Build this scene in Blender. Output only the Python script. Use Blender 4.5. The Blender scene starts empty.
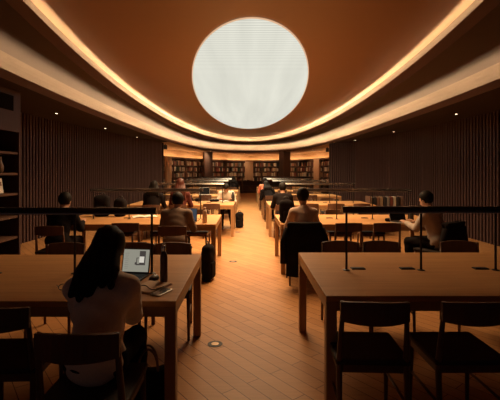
import bpy, bmesh, math, random
import numpy as np
from mathutils import Vector, Matrix

random.seed(7)
SC = bpy.context.scene
C = SC.collection
R = math.radians
PI = math.pi

# ------------------------------------------------------------------ camera, world, light, exposure
EYE = 1.51
cam = bpy.data.cameras.new('camera')
cam.lens = 28.8
cam.sensor_width = 36.0
cam.shift_x = 0.006
cam.shift_y = -0.056
cam.clip_end = 200
camo = bpy.data.objects.new('camera', cam)
camo.location = (0, 0, EYE)
camo.rotation_euler = (R(90), 0, 0)
C.objects.link(camo)
SC.camera = camo

world = bpy.data.worlds.new('world')
SC.world = world
world.use_nodes = True
bg = world.node_tree.nodes['Background']
bg.inputs[0].default_value = (0.55, 0.34, 0.33, 1)
bg.inputs[1].default_value = 0.065

vs = SC.view_settings
vs.view_transform = 'Standard'
vs.look = 'None'
vs.exposure = 0.0
vs.gamma = 1.0
vs.use_curve_mapping = False

NEAR_POWER, FAR_POWER = 300.0, 440.0     # the luminous ceiling's downward light, W
NEAR_TINT, FAR_TINT = (1.0, 0.61, 0.29), (1.0, 0.78, 0.46)
PANEL_SPREAD = 138
PANEL_GLOW = 0.79            # what the diffuser itself shows
COVE_IN = 7.2
COVE_OUT = 5.6
COVE_TINT = (1.0, 0.74, 0.44)
SHELF_GLOW = 9.0
BOOK_FILL = 65.0  # power of the spots added to brighten the back books

Z1, Z2, Z3 = 2.76, 3.21, 3.61     # low soffit, ring ceiling, middle ceiling
CX, CY = 0.2, 11.0

# the luminous ceiling's own lamps, two zones behind a louvre, so they only spread downwards
def zone(power, tint, w, l):
    lamp = bpy.data.lights.new('panel_light', 'AREA')
    lamp.shape = 'ELLIPSE'
    lamp.size = w
    lamp.size_y = l
    lamp.energy = power
    lamp.color = tint
    lamp.spread = R(PANEL_SPREAD)
    return lamp
ZONES = [(zone(NEAR_POWER, NEAR_TINT, 2.2, 3.6), -4.6), (zone(FAR_POWER, FAR_TINT, 2.5, 10.2), 1.7)]
PANEL_C = (0.07, 12.37)
PANEL_A, PANEL_B = 1.475, 6.93

# ------------------------------------------------------------------ materials
def mat(name, col, rough=0.6, metal=0.0, emit=None, strength=0.0, spec=0.5):
    m = bpy.data.materials.new(name)
    m.use_nodes = True
    b = m.node_tree.nodes['Principled BSDF']
    b.inputs['Base Color'].default_value = (*col, 1)
    b.inputs['Roughness'].default_value = rough
    b.inputs['Metallic'].default_value = metal
    b.inputs['Specular IOR Level'].default_value = spec
    if emit:
        b.inputs['Emission Color'].default_value = (*emit, 1)
        b.inputs['Emission Strength'].default_value = strength
    return m

def nz(nt, t, **kw):
    n = nt.nodes.new(t)
    for k, v in kw.items():
        setattr(n, k, v)
    return n

def wood(name, c1, c2, stretch=(1.2, 14, 14), rough=0.4, bump=0.05, spec=0.4):
    m = mat(name, c1, rough, spec=spec)
    nt = m.node_tree
    b = nt.nodes['Principled BSDF']
    tc = nz(nt, 'ShaderNodeTexCoord')
    mp = nz(nt, 'ShaderNodeMapping')
    mp.inputs['Scale'].default_value = stretch
    n = nz(nt, 'ShaderNodeTexNoise')
    n.inputs['Scale'].default_value = 2.0
    n.inputs['Detail'].default_value = 6
    n.inputs['Distortion'].default_value = 0.6
    r = nz(nt, 'ShaderNodeValToRGB')
    r.color_ramp.elements[0].position = 0.3
    r.color_ramp.elements[1].position = 0.7
    r.color_ramp.elements[0].color = (*c1, 1)
    r.color_ramp.elements[1].color = (*c2, 1)
    bp = nz(nt, 'ShaderNodeBump')
    bp.inputs['Strength'].default_value = bump
    L = nt.links.new
    L(tc.outputs['Object'], mp.inputs['Vector'])
    L(mp.outputs[0], n.inputs['Vector'])
    L(n.outputs['Fac'], r.inputs[0])
    L(r.outputs[0], b.inputs['Base Color'])
    L(n.outputs['Fac'], bp.inputs['Height'])
    L(bp.outputs[0], b.inputs['Normal'])
    return m

def mottled(name, c1, c2, scale=20, rough=0.8, bump=0.1, spec=0.3):
    return wood(name, c1, c2, (scale, scale, scale), rough, bump, spec)

M = {}
M['table'] = wood('oak_table', (0.46, 0.232, 0.092), (0.56, 0.295, 0.122), (1.0, 16, 16), 0.45, 0.05, 0.12)
M['table_leg'] = wood('oak_leg', (0.33, 0.18, 0.085), (0.40, 0.225, 0.105), (16, 16, 1.0), 0.45)
M['chair'] = wood('chair_wood', (0.085, 0.038, 0.021), (0.115, 0.052, 0.029), (10, 10, 2), 0.45)
M['chair_seat'] = mottled('chair_leather', (0.022, 0.015, 0.013), (0.03, 0.02, 0.016), 30, 0.7)
M['lamp_metal'] = mat('lamp_metal', (0.24, 0.23, 0.22), 0.27, 1.0)
M['lamp_dark'] = mat('lamp_post_metal', (0.035, 0.03, 0.03), 0.4, 0.5)
M['black'] = mat('black_plastic', (0.02, 0.018, 0.018), 0.45)
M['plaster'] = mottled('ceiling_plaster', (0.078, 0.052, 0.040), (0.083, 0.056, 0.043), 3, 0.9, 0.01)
M['cove_plaster'] = mottled('cove_plaster', (0.135, 0.092, 0.066), (0.142, 0.097, 0.07), 3, 0.9, 0.01)
M['plaster_edge'] = mottled('lip_plaster', (0.12, 0.066, 0.04), (0.13, 0.072, 0.044), 3, 0.9, 0.01)
M['soffit'] = mottled('soffit_shaded', (0.034, 0.019, 0.014), (0.037, 0.021, 0.015), 3, 0.9, 0.01)  # side soffit: its shade is put into this dark colour
M['slat'] = wood('slat_wood', (0.050, 0.023, 0.020), (0.066, 0.030, 0.026), (12, 12, 0.8), 0.6)
M['slat_back'] = mat('slat_backing', (0.03, 0.014, 0.010), 0.9)
M['pier'] = wood('pier_wood', (0.46, 0.26, 0.15), (0.56, 0.33, 0.19), (10, 10, 1), 0.55)
M['shelf'] = wood('bookcase_wood', (0.09, 0.042, 0.026), (0.12, 0.056, 0.034), (4, 4, 4), 0.6)
M['backwall'] = mottled('back_wall_plaster', (0.60, 0.40, 0.24), (0.66, 0.45, 0.28), 4, 0.9, 0.01)
M['column'] = wood('column_wood', (0.10, 0.055, 0.045), (0.13, 0.075, 0.058), (12, 12, 0.8), 0.6)
M['brass'] = mat('brass', (0.30, 0.20, 0.12), 0.5, 0.5)
M['steel'] = mat('steel', (0.6, 0.58, 0.55), 0.25, 1.0)
M['skin'] = mottled('skin', (0.50, 0.28, 0.19), (0.55, 0.31, 0.21), 30, 0.55, 0.02)
M['hair'] = mottled('dark_hair', (0.008, 0.006, 0.005), (0.014, 0.010, 0.008), 60, 0.6, 0.2, 0.12)
M['hair_auburn'] = mottled('auburn_hair', (0.055, 0.014, 0.009), (0.075, 0.02, 0.012), 60, 0.5, 0.3)
M['eye'] = mat('eye', (0.02, 0.015, 0.012), 0.2)
M['black_cloth'] = mottled('black_cloth', (0.010, 0.008, 0.009), (0.016, 0.012, 0.012), 40, 0.95, 0.1, 0.06)
M['paper'] = mat('paper', (0.75, 0.70, 0.62), 0.8)
M['rubber'] = mat('rubber', (0.03, 0.028, 0.03), 0.7)
M['cove'] = None

def cloth(name, c):
    return mottled(name, tuple(v * 0.9 for v in c), c, 45, 0.9, 0.15)

def emission(name, col, strength):
    m = bpy.data.materials.new(name)
    m.use_nodes = True
    nt = m.node_tree
    nt.nodes.clear()
    e = nz(nt, 'ShaderNodeEmission')
    e.inputs[0].default_value = (*col, 1)
    e.inputs[1].default_value = strength
    o = nz(nt, 'ShaderNodeOutputMaterial')
    nt.links.new(e.outputs[0], o.inputs[0])
    return m

def floor_material():
    m = mat('plank_floor', (0.4, 0.22, 0.1), 0.42, spec=0.12)
    nt = m.node_tree
    b = nt.nodes['Principled BSDF']
    L = nt.links.new
    tc = nz(nt, 'ShaderNodeTexCoord')
    mp = nz(nt, 'ShaderNodeMapping')
    mp.inputs['Rotation'].default_value = (0, 0, R(52))
    br = nz(nt, 'ShaderNodeTexBrick')
    br.offset = 0.37
    br.inputs['Color1'].default_value = (0.52, 0.262, 0.106, 1)
    br.inputs['Color2'].default_value = (0.42, 0.196, 0.074, 1)
    br.inputs['Mortar'].default_value = (0.09, 0.035, 0.018, 1)
    br.inputs['Scale'].default_value = 1.0
    br.inputs['Mortar Size'].default_value = 0.003
    br.inputs['Mortar Smooth'].default_value = 0.2
    br.inputs['Brick Width'].default_value = 0.95
    br.inputs['Row Height'].default_value = 0.11
    mp2 = nz(nt, 'ShaderNodeMapping')
    mp2.inputs['Rotation'].default_value = (0, 0, R(52))
    mp2.inputs['Scale'].default_value = (1.5, 22, 1)
    n = nz(nt, 'ShaderNodeTexNoise')
    n.inputs['Scale'].default_value = 2
    n.inputs['Detail'].default_value = 5
    mx = nz(nt, 'ShaderNodeMix', data_type='RGBA', blend_type='MULTIPLY')
    mx.inputs['Factor'].default_value = 0.5
    rp = nz(nt, 'ShaderNodeValToRGB')
    rp.color_ramp.elements[0].position = 0.25
    rp.color_ramp.elements[0].color = (0.62, 0.58, 0.55, 1)
    rp.color_ramp.elements[1].position = 0.75
    L(tc.outputs['Object'], mp.inputs[0])
    L(tc.outputs['Object'], mp2.inputs[0])
    L(mp.outputs[0], br.inputs['Vector'])
    L(mp2.outputs[0], n.inputs['Vector'])
    L(n.outputs['Fac'], rp.inputs[0])
    L(br.outputs['Color'], mx.inputs[6])
    L(rp.outputs[0], mx.inputs[7])
    L(mx.outputs[2], b.inputs['Base Color'])
    bp = nz(nt, 'ShaderNodeBump')
    bp.inputs['Strength'].default_value = 0.15
    bp.inputs['Distance'].default_value = 0.002
    bp.invert = True
    L(br.outputs['Fac'], bp.inputs['Height'])
    L(bp.outputs[0], b.inputs['Normal'])
    return m
M['floor'] = floor_material()

def diffuser_material():
    m = bpy.data.materials.new('panel_diffuser')
    m.use_nodes = True
    nt = m.node_tree
    nt.nodes.clear()
    L = nt.links.new
    tc = nz(nt, 'ShaderNodeTexCoord')
    w = nz(nt, 'ShaderNodeTexWave', wave_type='BANDS', bands_direction='Y')
    w.inputs['Scale'].default_value = 3.2
    w.inputs['Distortion'].default_value = 0.0
    mp = nz(nt, 'ShaderNodeMapping')
    mp.inputs['Scale'].default_value = (2.2, 0.16, 1)
    n = nz(nt, 'ShaderNodeTexNoise')
    n.inputs['Scale'].default_value = 1.0
    n.inputs['Detail'].default_value = 3
    mx = nz(nt, 'ShaderNodeMath', operation='MULTIPLY_ADD')
    mx.inputs[1].default_value = 0.24
    mx.inputs[2].default_value = 0.80
    mn = nz(nt, 'ShaderNodeMath', operation='MULTIPLY_ADD')
    mn.inputs[1].default_value = 0.35
    mn.inputs[2].default_value = 0.83
    mm = nz(nt, 'ShaderNodeMath', operation='MULTIPLY')
    ms = nz(nt, 'ShaderNodeMath', operation='MULTIPLY')
    ms.inputs[1].default_value = PANEL_GLOW
    e = nz(nt, 'ShaderNodeEmission')
    e.inputs[0].default_value = (1.0, 0.99, 0.86, 1)
    o = nz(nt, 'ShaderNodeOutputMaterial')
    L(tc.outputs['Object'], w.inputs['Vector'])
    L(tc.outputs['Object'], mp.inputs[0])
    L(mp.outputs[0], n.inputs['Vector'])
    L(w.outputs['Fac'], mx.inputs[0])
    L(n.outputs['Fac'], mn.inputs[0])
    L(mx.outputs[0], mm.inputs[0])
    L(mn.outputs[0], mm.inputs[1])
    L(mm.outputs[0], ms.inputs[0])
    L(ms.outputs[0], e.inputs[1])
    L(e.outputs[0], o.inputs[0])
    return m

# ------------------------------------------------------------------ mesh helpers
class MB:
    def __init__(s):
        s.v, s.f = [], []
    def add(s, vs, fs):
        o = len(s.v)
        s.v += [tuple(v) for v in vs]
        s.f += [tuple(i + o for i in f) for f in fs]
        return s
    def box(s, c, d, rz=0.0, bev=0.0, rx=0.0):
        bm = bmesh.new()
        bmesh.ops.create_cube(bm, size=1.0)
        for v in bm.verts:
            v.co = Vector((v.co.x * d[0], v.co.y * d[1], v.co.z * d[2]))
        if bev > 0:
            bmesh.ops.bevel(bm, geom=bm.edges[:], offset=bev, segments=2, affect='EDGES', profile=0.6)
        mt = Matrix.Translation(c) @ Matrix.Rotation(rz, 4, 'Z') @ Matrix.Rotation(rx, 4, 'X')
        bm.verts.index_update()
        s.add([mt @ v.co for v in bm.verts], [[v.index for v in f.verts] for f in bm.faces])
        bm.free()
        return s
    def tube(s, pts, r, n=10, caps=True):
        pts = [Vector(p) for p in pts]
        rs = r if isinstance(r, (list, tuple)) else [r] * len(pts)
        rings = []
        up = None
        for i, p in enumerate(pts):
            a = pts[max(i - 1, 0)]
            b = pts[min(i + 1, len(pts) - 1)]
            d = (b - a).normalized()
            if up is None:
                up = Vector((0, 0, 1)) if abs(d.z) < 0.9 else Vector((1, 0, 0))
            x = d.cross(up).normalized()
            y = x.cross(d).normalized()
            up = y
            rings.append([p + (x * math.cos(2 * PI * k / n) + y * math.sin(2 * PI * k / n)) * rs[i] for k in range(n)])
        vs = [v for rg in rings for v in rg]
        fs = []
        for i in range(len(rings) - 1):
            for k in range(n):
                fs.append((i * n + k, i * n + (k + 1) % n, (i + 1) * n + (k + 1) % n, (i + 1) * n + k))
        if caps:
            fs.append(tuple(range(n))[::-1])
            fs.append(tuple((len(rings) - 1) * n + k for k in range(n)))
        return s.add(vs, fs)
    def lathe(s, prof, c=(0, 0, 0), n=24):
        vs, fs = [], []
        for (r, z) in prof:
            for k in range(n):
                a = 2 * PI * k / n
                vs.append((c[0] + r * math.cos(a), c[1] + r * math.sin(a), c[2] + z))
        for i in range(len(prof) - 1):
            for k in range(n):
                fs.append((i * n + k, i * n + (k + 1) % n, (i + 1) * n + (k + 1) % n, (i + 1) * n + k))
        fs.append(tuple(range(n))[::-1])
        fs.append(tuple((len(prof) - 1) * n + k for k in range(n)))
        return s.add(vs, fs)
    def prism(s, outline, axis, lo, hi):
        """outline: 2-D points; extruded along axis between lo and hi"""
        n = len(outline)
        def P(p, t):
            return {'x': (t, p[0], p[1]), 'y': (p[0], t, p[1]), 'z': (p[0], p[1], t)}[axis]
        vs = [P(p, lo) for p in outline] + [P(p, hi) for p in outline]
        fs = [(i, (i + 1) % n, n + (i + 1) % n, n + i) for i in range(n)]
        fs += [tuple(range(n))[::-1], tuple(range(n, 2 * n))]
        return s.add(vs, fs)
    def build(s, name, m, parent=None, smooth=False):
        me = bpy.data.meshes.new(name)
        me.from_pydata(s.v, [], s.f)
        bm = bmesh.new()
        bm.from_mesh(me)
        bmesh.ops.recalc_face_normals(bm, faces=bm.faces[:])
        bm.to_mesh(me)
        bm.free()
        me.materials.append(m)
        if smooth:
            for p in me.polygons:
                p.use_smooth = True
        o = bpy.data.objects.new(name, me)
        C.objects.link(o)
        if parent:
            o.parent = parent
        return o

def tag(o, label=None, cat=None, group=None, kind=None):
    if label: o['label'] = label
    if cat: o['category'] = cat
    if group: o['group'] = group
    if kind: o['kind'] = kind
    return o

def thing(name, label, cat, loc=(0, 0, 0), rz=0.0, group=None):
    o = bpy.data.objects.new(name, None)
    o.empty_display_size = 0.1
    o.location = loc
    o.rotation_euler = (0, 0, rz)
    C.objects.link(o)
    return tag(o, label, cat, group)

KIDS = {}
def copy_tree(o, label, loc, rz=0.0, group=None):
    def cp(src, parent):
        c = src.copy()
        C.objects.link(c)
        if parent is not None:
            c.parent = parent
        for ch in src.children:
            cp(ch, c)
        return c
    r = cp(o, None)
    r.location = loc
    r.rotation_euler = (0, 0, rz)
    r['label'] = label
    if group: r['group'] = group
    return r

def structure(o):
    o['kind'] = 'structure'
    return o

# ------------------------------------------------------------------ organic shapes: signed distances meshed by surface nets
def rcone(P, a, b, r1, r2):
    a = np.array(a, float); b = np.array(b, float)
    ba = b - a
    t = np.clip(((P - a) @ ba) / max(ba @ ba, 1e-9), 0, 1)
    d = P - a - t[:, None] * ba
    return np.sqrt((d * d).sum(1)) - (r1 + (r2 - r1) * t)

def ellip(P, c, r, rot=None):
    q = P - np.array(c, float)
    if rot is not None:
        q = q @ rot
    r = np.array(r, float)
    k0 = np.sqrt(((q / r) ** 2).sum(1))
    k1 = np.sqrt(((q / (r * r)) ** 2).sum(1)) + 1e-9
    return k0 * (k0 - 1.0) / k1

def rbox(P, c, hs, rad, rot=None):
    q = P - np.array(c, float)
    if rot is not None:
        q = q @ rot
    q = np.abs(q) - (np.array(hs, float) - rad)
    return np.sqrt((np.maximum(q, 0) ** 2).sum(1)) + np.minimum(q.max(1), 0) - rad

def smin(a, b, k):
    h = np.clip(0.5 + 0.5 * (b - a) / k, 0, 1)
    return b + (a - b) * h - k * h * (1 - h)

def nets(fn, lo, hi, h):
    lo = np.array(lo, float); hi = np.array(hi, float)
    n = np.ceil((hi - lo) / h).astype(int) + 1
    ax = [lo[i] + h * np.arange(n[i]) for i in range(3)]
    G = np.stack(np.meshgrid(*ax, indexing='ij'), -1).reshape(-1, 3)
    F = fn(G).reshape(n)
    S = F < 0
    cs = [(i, j, k) for i in (0, 1) for j in (0, 1) for k in (0, 1)]
    def cor(A, c):
        return A[c[0]:n[0] - 1 + c[0], c[1]:n[1] - 1 + c[1], c[2]:n[2] - 1 + c[2]]
    cnt = sum(cor(S, c).astype(int) for c in cs)
    act = (cnt > 0) & (cnt < 8)
    idx = -np.ones(act.shape, int)
    cells = np.argwhere(act)
    idx[act] = np.arange(len(cells))
    acc = np.zeros((len(cells), 3)); num = np.zeros(len(cells))
    val = {c: cor(F, c)[act] for c in cs}
    for c in cs:
        for a in range(3):
            if c[a] == 0:
                d = list(c); d[a] = 1; d = tuple(d)
                f0, f1 = val[c], val[d]
                m = (f0 < 0) != (f1 < 0)
                t = np.where(m, f0 / np.where(m, f0 - f1, 1), 0)
                p = np.tile(np.array(c, float), (len(cells), 1))
                p[:, a] += t
                acc += p * m[:, None]
                num += m
    V = lo + h * (cells + acc / num[:, None])
    faces = []
    for a in range(3):
        b, c = (a + 1) % 3, (a + 2) % 3
        s0 = [slice(None)] * 3; s1 = [slice(None)] * 3
        s0[a] = slice(0, n[a] - 1); s1[a] = slice(1, n[a])
        A, B = S[tuple(s0)], S[tuple(s1)]
        E = np.argwhere(A != B)
        ok = (E[:, b] > 0) & (E[:, c] > 0) & (E[:, b] < n[b] - 1) & (E[:, c] < n[c] - 1)
        E = E[ok]
        flip = A[tuple(E.T)]
        def ci(db, dc):
            e = E.copy(); e[:, b] += db; e[:, c] += dc
            return idx[tuple(e.T)]
        q = np.stack([ci(-1, -1), ci(0, -1), ci(0, 0), ci(-1, 0)], 1)
        q[~flip] = q[~flip][:, ::-1]
        faces.append(q)
    return V, np.concatenate(faces)

def net_object(name, parts, m, parent=None):
    """parts: list of (V, F) joined in one smooth mesh"""
    vs, fs, o = [], [], 0
    for V, F in parts:
        vs += V.tolist()
        fs += (F + o).tolist()
        o += len(V)
    me = bpy.data.meshes.new(name)
    me.from_pydata(vs, [], fs)
    me.materials.append(m)
    for p in me.polygons:
        p.use_smooth = True
    ob = bpy.data.objects.new(name, me)
    C.objects.link(ob)
    if parent: ob.parent = parent
    return ob

# one relaxed hand: wrist at origin, fingers along +Y, palm down (-Z), thumb on -X (a right hand)
def hand_fn(P):
    d = rcone(P, (0, -0.05, 0.004), (0, 0.012, 0), 0.022, 0.023)
    palm = rbox(P, (0, 0.045, 0.0), (0.039, 0.046, 0.014), 0.013)
    d = smin(d, palm, 0.02)
    for x, y, l, s in ((-0.029, 0.088, 0.070, -0.10), (-0.0095, 0.092, 0.078, -0.02), (0.010, 0.089, 0.072, 0.05), (0.028, 0.082, 0.056, 0.14)):
        a = np.array((x, y - 0.012, 0.002))
        b = a + np.array((s * 0.4, 1.0, 0.10)) * l * 0.47
        c = b + np.array((s * 0.3, 0.86, -0.42)) * l * 0.32
        e = c + np.array((s * 0.2, 0.62, -0.72)) * l * 0.27
        g = np.minimum(rcone(P, a, b, 0.0095, 0.0086), np.minimum(rcone(P, b, c, 0.0086, 0.0078), rcone(P, c, e, 0.0078, 0.0065)))
        d = smin(d, g, 0.005)
    t0 = (-0.022, 0.018, -0.003); t1 = (-0.052, 0.048, -0.012); t2 = (-0.061, 0.078, -0.015); t3 = (-0.058, 0.100, -0.019)
    g = np.minimum(rcone(P, t0, t1, 0.015, 0.0115), np.minimum(rcone(P, t1, t2, 0.0115, 0.0098), rcone(P, t2, t3, 0.0098, 0.0078)))
    return smin(d, g, 0.012)
HV, HF = nets(hand_fn, (-0.085, -0.075, -0.075), (0.065, 0.175, 0.04), 0.0048)
HVc, HFc = nets(hand_fn, (-0.085, -0.075, -0.075), (0.065, 0.175, 0.04), 0.0085)

def rotx(a):
    c, s = math.cos(a), math.sin(a)
    return np.array(((1, 0, 0), (0, c, -s), (0, s, c)))
def rotz(a):
    c, s = math.cos(a), math.sin(a)
    return np.array(((c, -s, 0), (s, c, 0), (0, 0, 1)))

def person(label, loc, rz=0.0, lean=12, head=18, turn=0, hands=None, top=None, bottom=None, hair='short', hair_mat='hair',
           h=0.013, size=1.0, side=0.0, seat=0.45, build=1.0, legs=None, flare=0.45, strands=None, slope=0.0):
    """a seated person facing local +Y; the origin is on the floor under the pelvis"""
    root = thing('person', label, 'person', loc, rz)
    s = size
    dr = np.array((math.sin(R(side)), math.sin(R(lean)), math.cos(R(lean)) * math.cos(R(side))))
    fw = np.array((0, math.cos(R(lean)), -math.sin(R(lean))))
    pel = np.array((0, 0, seat + 0.105))
    waist = pel + dr * 0.16 * s
    chest = pel + dr * 0.32 * s + fw * 0.01
    neck = pel + dr * 0.475 * s
    sh = [pel + dr * (0.425 - slope) * s + np.array((k * 0.155 * build, 0, 0)) for k in (-1, 1)]
    hp = R(head)
    hR = rotz(R(turn)) @ rotx(-hp)
    hup = hR @ np.array((0, 0, 1.0)); hfw = hR @ np.array((0, 1.0, 0)); hx = hR @ np.array((1.0, 0, 0))
    hc = neck + hup * 0.165 * s + hfw * 0.018
    if hands is None:
        hands = ((-0.16, 0.40, 0.775), (0.16, 0.40, 0.775))
    arms = []
    for k in (0, 1):
        S = sh[k]; W = np.array(hands[k], float)
        u, f = 0.27 * s, 0.245 * s
        d = W - S; L = np.linalg.norm(d)
        if L > (u + f) * 0.985:
            W = S + d / L * (u + f) * 0.985; d = W - S; L = np.linalg.norm(d)
        a = (u * u - f * f + L * L) / (2 * L)
        hh = math.sqrt(max(u * u - a * a, 0))
        pole = np.array(((-flare, flare)[k], -0.25, -1.0))
        n = d / L
        pole = pole - (pole @ n) * n
        pole /= np.linalg.norm(pole)
        arms.append((S, S + n * a + pole * hh, W))
    if legs is None:
        legs = (((-0.10, 0.40), (-0.11, 0.36)), ((0.10, 0.40), (0.12, 0.42)))
    LG = []
    for k, ((kx, ky), (axx, ay)) in enumerate(legs):
        x = (-0.085, 0.085)[k]
        LG.append((np.array((x, 0.02, seat + 0.09)), np.array((kx, ky, seat + 0.065)), np.array((axx, ay, 0.085))))
    def torso(P, g):
        d = smin(ellip(P, pel, (0.165 * build + g, 0.115 + g, 0.115 + g)), ellip(P, waist, (0.130 * build + g, 0.098 + g, 0.14 + g)), 0.06)
        d = smin(d, ellip(P, chest, (0.150 * build + g, 0.105 + g, 0.17 + g), rotx(-R(lean))), 0.06)
        for k in (0, 1):
            d = smin(d, rcone(P, neck - dr * 0.03, sh[k], 0.050 + g, 0.052 + g), 0.04)
        return d
    def body(P):
        d = torso(P, -0.012)
        d = smin(d, rcone(P, neck - dr * 0.05, hc - hup * 0.06, 0.050, 0.046), 0.03)
        hd = ellip(P, hc + hup * 0.02 - hfw * 0.008, (0.073, 0.090, 0.098), hR)
        jaw = ellip(P, hc - hup * 0.055 + hfw * 0.028, (0.054, 0.058, 0.056), hR)
        hd = smin(hd, jaw, 0.035)
        nose = rcone(P, hc + hfw * 0.083 + hup * 0.005, hc + hfw * 0.100 - hup * 0.033, 0.009, 0.013)
        hd = smin(hd, nose, 0.012)
        brow = rcone(P, hc + hfw * 0.078 - hx * 0.03 + hup * 0.018, hc + hfw * 0.078 + hx * 0.03 + hup * 0.018, 0.011, 0.011)
        hd = smin(hd, brow, 0.012)
        lips = rcone(P, hc + hfw * 0.080 - hx * 0.016 - hup * 0.062, hc + hfw * 0.080 + hx * 0.016 - hup * 0.062, 0.008, 0.008)
        hd = smin(hd, lips, 0.008)
        for e in (-1, 1):
            hd = smin(hd, ellip(P, hc + hx * e * 0.076 - hup * 0.008, (0.011, 0.020, 0.031), hR), 0.008)
        d = smin(d, hd, 0.02)
        for S, E, W in arms:
            d = smin(d, np.minimum(rcone(P, S, E, 0.044, 0.036), rcone(P, E, W, 0.036, 0.024)), 0.02)
        for H, K, A in LG:
            d = smin(d, np.minimum(rcone(P, H, K, 0.072, 0.050), rcone(P, K, A, 0.050, 0.033)), 0.03)
            d = smin(d, rcone(P, A - (0, 0.02, 0.035), A + (0, 0.14, -0.055), 0.038, 0.028), 0.03)
        return d
    def garment(P):
        d = torso(P, 0.010)
        d = np.maximum(d, -(P[:, 2] - (seat - 0.0)))
        for S, E, W in arms:
            n = (W - E) / np.linalg.norm(W - E)
            d = smin(d, np.minimum(rcone(P, S, E, 0.062, 0.052), rcone(P, E, W - n * 0.015, 0.052, 0.036)), 0.035)
        fold = (0.004 if h < 0.01 else 0.0015) * np.sin(P[:, 2] * 46 + 9 * P[:, 0] + 4 * np.sin(P[:, 1] * 17))
        hem = np.maximum(-(P - (neck + dr * 0.035)) @ (-dr), -1)
        return np.maximum(d + fold, hem)
    def pants(P):
        d = ellip(P, pel - (0, 0, 0.005), (0.163 * build, 0.120, 0.105))
        for H, K, A in LG:
            n = (A - K) / np.linalg.norm(A - K)
            d = smin(d, np.minimum(rcone(P, H, K, 0.080, 0.061), rcone(P, K, A - n * 0.01, 0.061, 0.046)), 0.035)
        return d + 0.003 * np.sin(P[:, 2] * 60 + P[:, 1] * 30)
    allp = np.array([hc + 0.16, hc - 0.16] + [p for a in arms for p in a] + [p for l in LG for p in l])
    lo = np.minimum(allp.min(0) - 0.12, (-0.30, -0.20, 0.0)); hi = np.maximum(allp.max(0) + 0.13, (0.30, 0.60, 0.7))
    lo[2] = -0.02
    parts = [nets(body, lo, hi, h)]
    for k, (S, E, W) in enumerate(arms):
        y = (W - E) / np.linalg.norm(W - E)
        y = y + np.array((0, 0, -0.15 * 0)); 
        z = np.array((0, 0, 1.0)) - y * y[2]; z /= np.linalg.norm(z)
        x = np.cross(y, z)
        V, F = (HV, HF) if h < 0.010 else (HVc, HFc)
        V = V * s
        if k == 0:
            V = V * np.array((-1, 1, 1)); F = F[:, ::-1]
        parts.append((V @ np.stack((x, y, z)) + W - y * 0.004, F))
    net_object('body', parts, M['skin'], root)
    net_object('shirt' if hair != 'hood' else 'jacket', [nets(garment, lo, hi, h)], top, root)
    net_object('trousers', [nets(pants, lo, hi, h)], bottom or M['black_cloth'], root)
    shoes = []
    for H, K, A in LG:
        def shoe(P, A=A):
            d = rcone(P, A - (0, 0.03, 0.04), A + (0, 0.15, -0.05), 0.048, 0.036)
            d = np.maximum(d, -P[:, 2] + 0.0)
            return np.maximum(d, P[:, 2] - 0.10)
        l2 = A - (0.09, 0.12, 0.2); l2[2] = -0.03
        net_object('shoe', [nets(shoe, l2, A + (0.09, 0.24, 0.06), max(h, 0.012))], M['rubber'], root)
    def hairfn(P):
        cap = ellip(P, hc + hup * 0.028 - hfw * 0.016, (0.089, 0.102, 0.106), hR)
        q = P - hc
        face = np.minimum(q @ hfw - 0.030, 0.052 - q @ hup)      # positive in front of and below the hairline
        cap = np.maximum(cap, face)
        if hair in ('short', 'bun'):
            cap = np.maximum(cap, np.minimum(-(q @ hup) - 0.075, 1))
            if hair == 'bun':
                cap = smin(cap, ellip(P, hc + hup * 0.075 - hfw * 0.085, (0.045, 0.045, 0.045)), 0.02)
        else:
            drop = 0.30 if hair == 'long' else 0.20
            back = hc - hfw * 0.045 - hup * 0.02
            tip = neck - dr * (drop - 0.16) - fw * 0.085
            d = cap
            for x, w, tx, tz in strands or ((-0.085, 0.045, 0, 0), (-0.045, 0.055, 0, 0), (0.0, 0.058, 0, 0), (0.045, 0.055, 0, 0), (0.085, 0.042, 0, 0)):
                m_ = neck - fw * 0.065 + np.array((x * 1.2, 0, 0.02))
                d = smin(d, np.minimum(rcone(P, back + hx * x * 0.75, m_, w * 0.95, w), rcone(P, m_, tip + np.array((x * 1.5 + tx, 0, 0.02 * math.sin(x * 60) + tz)), w, 0.02)), 0.02)
            cap = d + 0.003 * np.sin(P[:, 0] * 150 + 6 * P[:, 2])
        return cap
    a, b = hc - 0.25, hc + 0.22
    a[2] -= 0.32
    net_object('hair', [nets(hairfn, a, b, min(h, 0.011))], M[hair_mat], root)
    for e in (-1, 1):
        p = hc + hfw * 0.080 + hx * e * 0.031 + hup * 0.002
        MB().lathe([(0.001, -0.010), (0.008, -0.006), (0.010, 0), (0.008, 0.006), (0.001, 0.010)], p, 10).build('eye', M['eye'], root, True)
    return root

# ------------------------------------------------------------------ plan loops
def loop(a, b, n=2.0, cx=CX, cy=CY, grow=0.0, N=160):
    pts = []
    for i in range(N):
        t = 2 * PI * i / N
        c, s = math.cos(t), math.sin(t)
        x = math.copysign(abs(c) ** (2 / n), c) * (a + grow)
        y = math.copysign(abs(s) ** (2 / n), s) * (b + grow)
        pts.append((cx + x, cy + y))
    return pts

def ring_faces(mb, A, za, B, zb):
    n = len(A)
    vs = [(p[0], p[1], za) for p in A] + [(p[0], p[1], zb) for p in B]
    mb.add(vs, [(i, (i + 1) % n, n + (i + 1) % n, n + i) for i in range(n)])

E1 = dict(a=3.60, b=14.45, n=2.6, cx=0.22, cy=11.0)
E2 = dict(a=3.00, b=12.95, n=2.05, cx=0.07, cy=11.5)
ROOM = dict(a=5.9, b=18.6, n=2.4, cx=0.2, cy=11.0)

# ------------------------------------------------------------------ the setting
f = MB().box((0.2, 12.0, -0.05), (14, 36, 0.1)).build('floor', M['floor'])
structure(f)

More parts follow.
